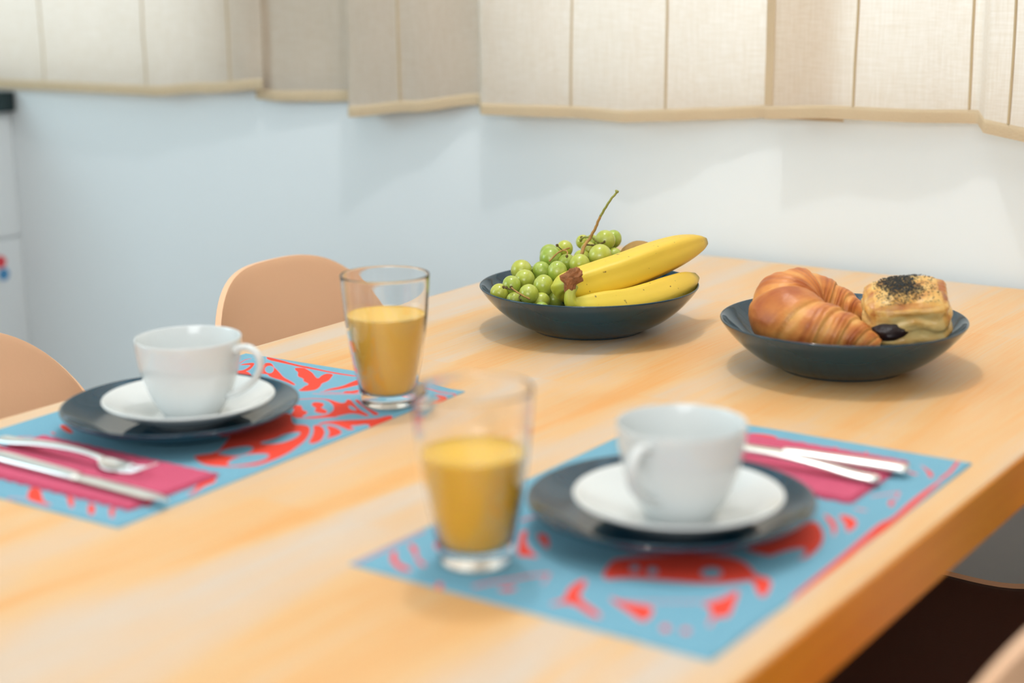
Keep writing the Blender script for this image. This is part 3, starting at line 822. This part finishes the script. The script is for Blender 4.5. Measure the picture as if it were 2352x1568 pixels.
GR = [(-.0513, -.0001, .0750, .0125, 1), (-.0666, .0206, .0755, .0108, 1), (-.0449, .0190, .0837, .0090, 1.05), (-.0657, -.0383, .0660, .0115, 1),
      (-.0490, -.0560, .0600, .0110, 1), (-.0473, -.0255, .0655, .0100, 1), (-.0160, -.0399, .0697, .0103, 1.12), (-.0500, -.0802, .0580, .0097, 1.05),
      (-.0590, -.0905, .0500, .0100, 1), (-.0225, -.0870, .0522, .0104, 1), (-.0188, -.0640, .0578, .0106, 1.12), (-.0134, -.0762, .0435, .0092, 1),
      (-.0129, -.0528, .0408, .0100, 1.05), (-.0049, -.0117, .0750, .0109, 1), (-.0218, .0190, .0755, .0088, 1), (.0049, .0158, .0812, .0124, 1),
      (-.0081, .0475, .0927, .0112, 1), (-.0113, .0698, .0904, .0096, 1.08), (.0036, .0480, .0763, .0085, 1), (-.0276, .0428, .0806, .0089, 1),
      (-.0419, .0534, .0868, .0080, 1), (-.0312, .0560, .0880, .0077, 1), (.0020, -.0985, .0400, .0080, 1), (-.0389, -.0920, .0450, .0078, 1),
      (-.0303, .0011, .0720, .0096, 1),
      # lower layers carrying the heap
      (-.072, -.020, .048, .011, 1), (-.074, .012, .054, .011, 1), (-.050, -.040, .044, .011, 1), (-.030, -.030, .050, .011, 1), (-.055, .030, .056, .011, 1),
      (-.030, .040, .060, .012, 1), (-.008, .030, .060, .011, 1), (-.010, -.005, .053, .011, 1), (-.035, -.060, .036, .010, 1), (-.032, .005, .050, .011, 1),
      (-.052, .010, .046, .010, 1), (-.020, .068, .064, .011, 1), (-.045, .060, .062, .010, 1), (-.060, -.062, .038, .010, 1), (-.012, -.030, .042, .010, 1),
      (.000, .058, .052, .011, 1), (-.030, -.010, .028, .011, 1), (-.050, .025, .030, .011, 1), (-.020, .035, .034, .011, 1), (-.045, -.035, .024, .010, 1), (-.070, .040, .040, .010, 1),
      (-.005, .012, .034, .010, 1)]
for i, (x, y, z, r, el) in enumerate(GR):
    g = bpy.data.objects.new('grape', gme); COL.objects.link(g); g.parent = gb
    g.location = (x + .02, y, z - .012); r *= 1.05; g.scale = (r, r, r * el)
    g.rotation_euler = (random.uniform(-.5, .5), random.uniform(-.5, .5), random.uniform(0, 6))
o_ = Vector((.02, 0, -.012))
def gv(p): return (p[0] + .02, p[1], p[2] - .012)
C = catmull([gv(p) for p in ((.0120, .0405, .1520), (.0105, .0400, .1488), (.0072, .0358, .1434), (.0015, .0345, .1345), (-.0041, .0345, .1261), (-.0085, .033, .1170), (-.0109, .0316, .1095), (-.0150, .030, .1015), (-.0173, .029, .0965), (-.0190, .020, .0890), (-.0178, .0120, .0800))], 60)
SR = lambda k: (lambda i, a: (.0022 if i + k < 4 else .00125 + .0008 * ((i + k) / 59.) ** 1.5) * (1 + .12 * math.sin((i + k) * 1.3 + a)))
tag(tube('stem', C[:27], SR(0), M_stemg, gb, 12), 'green upper end of the stem')
tube('stem', C[26:], SR(26), M_stem, gb, 12)
for pts, r, m_ in (([(-.0165, .0295, .0980), (-.0260, .033, .0968), (-.0340, .038, .0935), (-.040, .046, .0900)], .0012, M_stemg),
               ([(-.0160, .030, .0990), (-.0120, .033, .0940), (-.0085, .038, .0900)], .0011, M_stemg),
               ([(-.0178, .0220, .0905), (-.0080, .028, .0900), (-.0030, .038, .0925)], .0010, M_twig),
               ([(-.0300, .0060, .0880), (-.0330, -.004, .0865), (-.0370, -.010, .0830), (-.0400, -.020, .0760)], .0009, M_stem),
               ([(-.0330, -.0040, .0868), (-.0240, -.008, .0868), (-.0190, -.016, .0830)], .0007, M_stem),
               ([(-.0330, -.0040, .0868), (-.0360, -.006, .0900), (-.0372, -.008, .0925)], .0006, M_twig),
               ([(-.0150, -.0960, .0490), (-.0250, -.0985, .0535), (-.0335, -.0990, .0575), (-.0400, -.0950, .0590)], .0009, M_stem),
               ([(-.0335, -.0990, .0575), (-.0430, -.1000, .0585), (-.0480, -.098, .0590)], .0008, M_twig),
               ([(-.0250, -.0985, .0535), (-.0255, -.101, .0505), (-.0215, -.103, .0490)], .0006, M_twig)):
    C = catmull([gv(p) for p in pts], 16)
    tube('stalk', C, lambda i, a, r=r: r * (1 + .25 * math.sin(i * 1.7 + a * 2)), m_, gb, 8)
for p in ((-.040, .046, .0900), (-.034, .038, .0950), (-.003, .038, .0930), (-.0372, -.008, .0925), (-.048, -.098, .0590), (-.043, -.100, .0592), (-.040, -.095, .0592), (-.019, -.016, .083)):
    bm = bmesh.new(); bmesh.ops.create_icosphere(bm, subdivisions=2, radius=.0017)
    for v in bm.verts: v.co *= 1 + .35 * noise.noise(v.co * 900)
    bmesh.ops.translate(bm, verts=bm.verts, vec=gv(p)); bm_obj('stalk_end', bm, M_twig, gb)

def banana_mat():
    m = bpy.data.materials.new('banana_peel'); m.use_nodes = True
    b = m.node_tree.nodes['Principled BSDF']; b.inputs['Roughness'].default_value = 0.42
    b.inputs['Subsurface Weight'].default_value = 0.12; b.inputs['Subsurface Radius'].default_value = (.004, .003, .001); b.inputs['Subsurface Scale'].default_value = .5
    at = N(m, 'ShaderNodeAttribute'); at.attribute_name = 'ripe'
    rp = N(m, 'ShaderNodeValToRGB'); e = rp.color_ramp.elements
    e[0].position = 0.0; e[0].color = (*lin((176, 186, 96)), 1)
    e[1].position = 1.0; e[1].color = (*lin((150, 128, 40)), 1)
    for p_, c in ((.16, (196, 196, 60)), (.38, (228, 200, 62)), (.75, (232, 194, 66)), (.92, (222, 184, 64))):
        k = e.new(p_); k.color = (*lin(c), 1)
    L(m, at.outputs['Fac'], rp.inputs[0])
    tc = N(m, 'ShaderNodeTexCoord')
    vo = N(m, 'ShaderNodeTexNoise'); vo.inputs['Scale'].default_value = 150; vo.inputs['Detail'].default_value = 1
    L(m, tc.outputs['Object'], vo.inputs['Vector'])
    mr = N(m, 'ShaderNodeMapRange'); mr.inputs['From Min'].default_value = .735; mr.inputs['From Max'].default_value = .80
    L(m, vo.outputs['Fac'], mr.inputs['Value'])
    mx = N(m, 'ShaderNodeMix', data_type='RGBA'); mx.inputs[7].default_value = (*lin((110, 78, 34)), 1)
    L(m, mr.outputs[0], mx.inputs[0]); L(m, rp.outputs[0], mx.inputs[6]); L(m, mx.outputs[2], b.inputs['Base Color'])
    n = N(m, 'ShaderNodeTexNoise'); n.inputs['Scale'].default_value = 60
    L(m, tc.outputs['Object'], n.inputs['Vector'])
    bp = N(m, 'ShaderNodeBump'); bp.inputs['Strength'].default_value = .15; bp.inputs['Distance'].default_value = .0006
    L(m, n.outputs['Fac'], bp.inputs['Height']); L(m, bp.outputs[0], b.inputs['Normal'])
    return m
M_ban = banana_mat()
M_crown = mat('dried_banana_crown', (150, 96, 54), 0.8, bump=.9, var=.75, scale=170)
M_tip = mat('banana_tip', (58, 44, 24), 0.85, bump=.6, scale=200)
bb = empty('banana_bunch', 'two yellow bananas joined at a dried brown crown, lying across the fruit bowl', 'bananas', B1 + Vector((.05, 0, .012)))
def bv_(p): return (p[0] - .05, p[1], p[2] - .012)
def banana(pts, radii, up, label=None):
    n = 90; M = 40
    C = catmull([bv_(p) for p in pts], n); R = catmull([(r,) for r in radii], n)[:, 0]
    def rad(i, a):
        k = 5; f = 1 + .055 * math.cos(k * a + .6) + .012 * math.cos(2 * k * a)
        return max(.0003, R[i]) * f
    o = tube('banana', C, rad, M_ban, bb, M, up=up)
    tt = np.repeat(np.linspace(0, 1, n), M); attr(o, 'ripe', np.concatenate([tt, [0, 1]]))
    if label: o['label'] = label
    tube('blossom_end', [C[-1] - (C[-1] - C[-3]) * .3, C[-1] + (C[-1] - C[-3]) * .25, C[-1] + (C[-1] - C[-3]) * .6], [.0042, .0046, .0028], M_tip, o, 9, smooth=False)
    return o
banana([(.0335, -.0905, .0700), (.0262, -.0895, .0680), (.0170, -.0830, .0640), (.0130, -.0690, .0600), (.0170, -.0480, .0588), (.0300, -.0270, .0630), (.0480, -.0020, .0700), (.0650, .0300, .0790), (.0790, .0620, .0865), (.0870, .0870, .0905), (.0905, .1020, .0920)],
       [.0055, .0062, .0095, .0150, .0190, .0205, .0208, .0200, .0172, .0120, .0055], (0, 0, 1), 'upper banana')
banana([(.0378, -.0905, .0690), (.0370, -.0960, .0600), (.0385, -.0945, .0500), (.0450, -.0800, .0425), (.0560, -.0590, .0400), (.0680, -.0340, .0395), (.0800, -.0060, .0425), (.0890, .0230, .0470), (.0945, .0500, .0520), (.0965, .0700, .0560)],
       [.0052, .0058, .0080, .0150, .0185, .0190, .0190, .0180, .0140, .0060], (0, 0, 1), 'lower banana')
# dried crown: crumpled wedge joining the two necks
bm = bmesh.new(); bmesh.ops.create_icosphere(bm, subdivisions=4, radius=1.0)
for v in bm.verts:
    c = v.co.copy()
    s = 1 + .22 * noise.noise(c * 2.3 + Vector((4, 1, 2))) + .12 * noise.noise(c * 6)
    q = Vector((c.x * .0112, c.y * .0072, c.z * .0120)) * s
    if c.z > .3: q.x += .0035 * c.z
    if c.z < -.2: q.x = q.x * .62 - .0016; q.z *= 1.5
    v.co = q
bmesh.ops.rotate(bm, verts=bm.verts, cent=(0, 0, 0), matrix=Matrix.Rotation(.55, 3, 'Z'))
bmesh.ops.translate(bm, verts=bm.verts, vec=bv_((.0372, -.0935, .0760)))
tag(bm_obj('crown', bm, M_crown, bb), 'dried brown crown')

M_kiwi = mat('kiwi_fuzz', (168, 132, 72), 0.9, bump=.6, var=.2, scale=160)
bm = bmesh.new(); bmesh.ops.create_uvsphere(bm, u_segments=40, v_segments=26, radius=1.0)
for v in bm.verts:
    v.co = Vector((v.co.x * .0240, v.co.y * .0330, v.co.z * .0225)) * (1 + .015 * noise.noise(v.co * 2))
kiwi = empty('kiwi', 'brown fuzzy kiwi half hidden behind the bananas, right of the grapes', 'kiwi', B1 + Vector((.020, .076, .0675)), .5)
bm_obj('skin', bm, M_kiwi, kiwi, True)
bm = bmesh.new(); bmesh.ops.create_icosphere(bm, subdivisions=2, radius=.0026, matrix=Matrix.Translation((0, .0325, 0)))
bm_obj('stem_end', bm, M_tip, kiwi)

# ---------------------------------------------------------------- croissant
def pastry_mat(name, c0, c1, c2, rough=.42):
    m = bpy.data.materials.new(name); m.use_nodes = True
    b = m.node_tree.nodes['Principled BSDF']; b.inputs['Roughness'].default_value = rough
    b.inputs['Subsurface Weight'].default_value = .08; b.inputs['Subsurface Radius'].default_value = (.004, .002, .001); b.inputs['Subsurface Scale'].default_value = .5
    at = N(m, 'ShaderNodeAttribute'); at.attribute_name = 'bake'
    tc = N(m, 'ShaderNodeTexCoord')
    n = N(m, 'ShaderNodeTexNoise'); n.inputs['Scale'].default_value = 75; n.inputs['Detail'].default_value = 5
    L(m, tc.outputs['Object'], n.inputs['Vector'])
    ad = N(m, 'ShaderNodeMath', operation='MULTIPLY_ADD'); ad.inputs[1].default_value = .5
    sb = N(m, 'ShaderNodeMath', operation='SUBTRACT'); sb.inputs[1].default_value = .5
    L(m, n.outputs['Fac'], sb.inputs[0]); L(m, sb.outputs[0], ad.inputs[0]); L(m, at.outputs['Fac'], ad.inputs[2])
    rp = N(m, 'ShaderNodeValToRGB'); e = rp.color_ramp.elements
    e[0].position = .1; e[0].color = (*lin(c0), 1); e[1].position = .95; e[1].color = (*lin(c2), 1)
    k = e.new(.5); k.color = (*lin(c1), 1)
    L(m, ad.outputs[0], rp.inputs[0]); L(m, rp.outputs[0], b.inputs['Base Color'])
    n2 = N(m, 'ShaderNodeTexNoise'); n2.inputs['Scale'].default_value = 220; n2.inputs['Detail'].default_value = 4
    L(m, tc.outputs['Object'], n2.inputs['Vector'])
    bp = N(m, 'ShaderNodeBump'); bp.inputs['Strength'].default_value = .35; bp.inputs['Distance'].default_value = .0012
    L(m, n2.outputs['Fac'], bp.inputs['Height']); L(m, bp.outputs[0], b.inputs['Normal'])
    return m
M_crust = pastry_mat('croissant_crust', (230, 170, 92), (212, 132, 62), (172, 88, 36))
cr = empty('croissant', 'golden brown layered croissant leaning in the left of the right-hand bowl', 'croissant', B2 + Vector((-.03, 0, .012)))
n, M = 300, 110
pts = [(.0520, -.0300, .0340), (.0400, -.0335, .0380), (.0235, -.0385, .0425), (.0020, -.0445, .0450), (-.0260, -.0450, .0480), (-.0480, -.0310, .0520), (-.0560, -.0060, .0590), (-.0500, .0200, .0600), (-.0300, .0360, .0520), (-.0090, .0420, .0470), (.0060, .0420, .0460)]
rr = [.0070, .0135, .0210, .0275, .0330, .0355, .0350, .0300, .0250, .0180, .0080]
C = catmull([(p[0] + .03, p[1], p[2] - .012) for p in pts], n); R = catmull([(r,) for r in rr], n)[:, 0]
cuts = [0, .06, .13, .205, .285, .375, .50, .61, .71, .81, .90, 1.0]      # band edges; the fifth band is the topmost
bake = []
def crad(i, a):
    t0 = i / (n - 1)
    t_ = t0 + .035 * math.sin(a * 1 + .8) + .010 * noise.noise(Vector((t0 * 7, math.cos(a), math.sin(a)))) 
    t_ = min(max(t_, 0), .9999)
    k = max(j for j in range(len(cuts) - 1) if cuts[j] <= t_)
    ph = (t_ - cuts[k]) / (cuts[k + 1] - cuts[k])
    mid = 5
    # phase runs from the outer (free) edge of the wrap to where it slips beneath the next one
    if k < mid: q = ph
    elif k > mid: q = 1 - ph
    else: q = 1 - abs(2 * ph - 1) * .999; q = min(q, 1)
    if k == mid:
        step = .055 * (1 - math.exp(-q * 9)) + .02 * math.sin(q * math.pi / 2)
        bk = .45 + .35 * min(1, q * 2.2)
    else:
        step = .085 * (1 - math.exp(-q * 14)) - .135 * q ** 1.5
        bk = .28 + .48 * math.exp(-((q - .40) / .30) ** 2)
    pl = .016 * math.sin(q * 26 + 3 * noise.noise(Vector((t0 * 5, a, 2)))) * (1 if k != mid else .25) * math.exp(-q * 1.2)
    nz = .030 * noise.noise(Vector((t0 * 9, math.cos(a) * 1.5, math.sin(a) * 1.5 + 7))) + .010 * noise.noise(Vector((t0 * 40, math.cos(a) * 5, math.sin(a) * 5)))
    bake.append(min(1, max(0, bk + .35 * noise.noise(Vector((t0 * 14, math.cos(a) * 2, math.sin(a) * 2))) - pl * 8)))
    flat = 1 - .10 * max(0, -math.cos(a))
    return R[i] * (1 + step + pl + nz) * flat
co = tube('crust', C, crad, M_crust, cr, M)
attr(co, 'bake', np.array(bake + [.3, .3]))

# ---------------------------------------------------------------- chocolate pastry with seeds
M_puff = pastry_mat('puff_pastry', (236, 204, 134), (226, 174, 92), (176, 98, 42), .3)
M_choc = mat('chocolate_filling', (44, 24, 20), 0.35, bump=.5, scale=120)
M_seed = mat('poppy_seed', (52, 54, 52), 0.5)
pa = empty('seeded_pastry', 'square puff pastry with dark seeds on top and chocolate filling, right of the croissant', 'pastry', B2 + Vector((.0580, .021, .0580)))
Rp = Matrix.Rotation(.50, 3, 'Z') @ Matrix.Rotation(.30, 3, 'X') @ Matrix.Rotation(-.10, 3, 'Y')
HX, HY, HZ = .0415, .0345, .0280
def pform(c):
    p_ = 4.6
    s = (abs(c.x) ** p_ + abs(c.y) ** p_ + abs(c.z) ** p_) ** (-1 / p_)
    q = c * s
    side = min(1.0, max(abs(q.x), abs(q.y)) ** 6)
    lay = .045 * math.sin(q.z * 11 + 2.5 * noise.noise(q * 1.6)) * side * (1 - abs(q.z) ** 4)
    top = 1 + .10 * max(0, q.z) * (1 - .5 * (q.x ** 2 + q.y ** 2))
    nz = .05 * noise.noise(q * 2.0 + Vector((3, 3, 3))) + .02 * noise.noise(q * 7)
    d = Vector((q.x * HX, q.y * HY, q.z * HZ * top)) * (1 + lay + nz)
    return d, q, lay
bm = bmesh.new(); bmesh.ops.create_cube(bm, size=2.0); bmesh.ops.subdivide_edges(bm, edges=bm.edges, cuts=46, use_grid_fill=True)
vb = []
for v in bm.verts:
    d, q, lay = pform(v.co.normalized())
    rim = max(abs(q.x), abs(q.y), abs(q.z))
    edge = sum(1 for w in (abs(q.x), abs(q.y), abs(q.z)) if w > .78) 
    bk = .22 + .22 * (edge >= 2) + (.25 if q.z > .6 else 0) + .5 * lay / .045 * .18 + .35 * noise.noise(q * 3 + Vector((9, 2, 1))) + .3 * max(0, q.x - .5)
    vb.append(min(1, max(0, bk)))
    v.co = Rp @ d
o = bm_obj('puff_crust', bm, M_puff, pa, True); attr(o, 'bake', vb)
# chocolate bulging from the cut at the front left
bm = bmesh.new(); bmesh.ops.create_uvsphere(bm, u_segments=32, v_segments=18, radius=1.0)
for v in bm.verts:
    c = v.co; s = 1 + .12 * noise.noise(c * 2.5)
    v.co = Rp @ (Vector((c.x * .0225, c.y * .0110, c.z * .0115)) * s + Vector((-.0190, -.0275, -.0010)))
tag(bm_obj('chocolate_filling', bm, M_choc, pa, True), 'dark chocolate filling')
vs, fs = [], []
rnd = random.Random(3)
for k in range(2300):
    u = rnd.gauss(-.10, .30); v = rnd.gauss(.12, .42)
    if k > 2050: u = rnd.uniform(-.8, .8); v = rnd.uniform(-.9, .9)
    if abs(u) > .85 or abs(v) > .92: continue
    if k <= 2050 and abs(u + .1 + .15 * math.sin(v * 5)) > .48: continue
    d, q, _ = pform(Vector((u, v, 1.0)).normalized()) if False else pform(Vector((u, v, 1.0)))
    nn = Vector((u * .2, v * .2, 1)).normalized()
    P_ = d + nn * rnd.uniform(.0002, .0016)
    a = rnd.uniform(0, math.pi); dr = (Vector((math.cos(a), math.sin(a), rnd.uniform(-.5, .5)))).normalized()
    l = rnd.uniform(.0009, .0017); w = .00038
    s1 = dr.cross(Vector((0, 0, 1))).normalized() * w; s2 = dr.cross(s1).normalized() * w
    b0 = len(vs)
    for p_ in (P_ - dr * l, P_ + s1, P_ + s2, P_ - s1, P_ - s2, P_ + dr * l): vs.append(Rp @ p_)
    fs += [(b0, b0 + 2, b0 + 1), (b0, b0 + 3, b0 + 2), (b0, b0 + 4, b0 + 3), (b0, b0 + 1, b0 + 4), (b0 + 5, b0 + 1, b0 + 2), (b0 + 5, b0 + 2, b0 + 3), (b0 + 5, b0 + 3, b0 + 4), (b0 + 5, b0 + 4, b0 + 1)]
tag(mesh('seed_topping', vs, fs, M_seed, pa, smooth=False), 'dark grey seeds', kind='stuff')
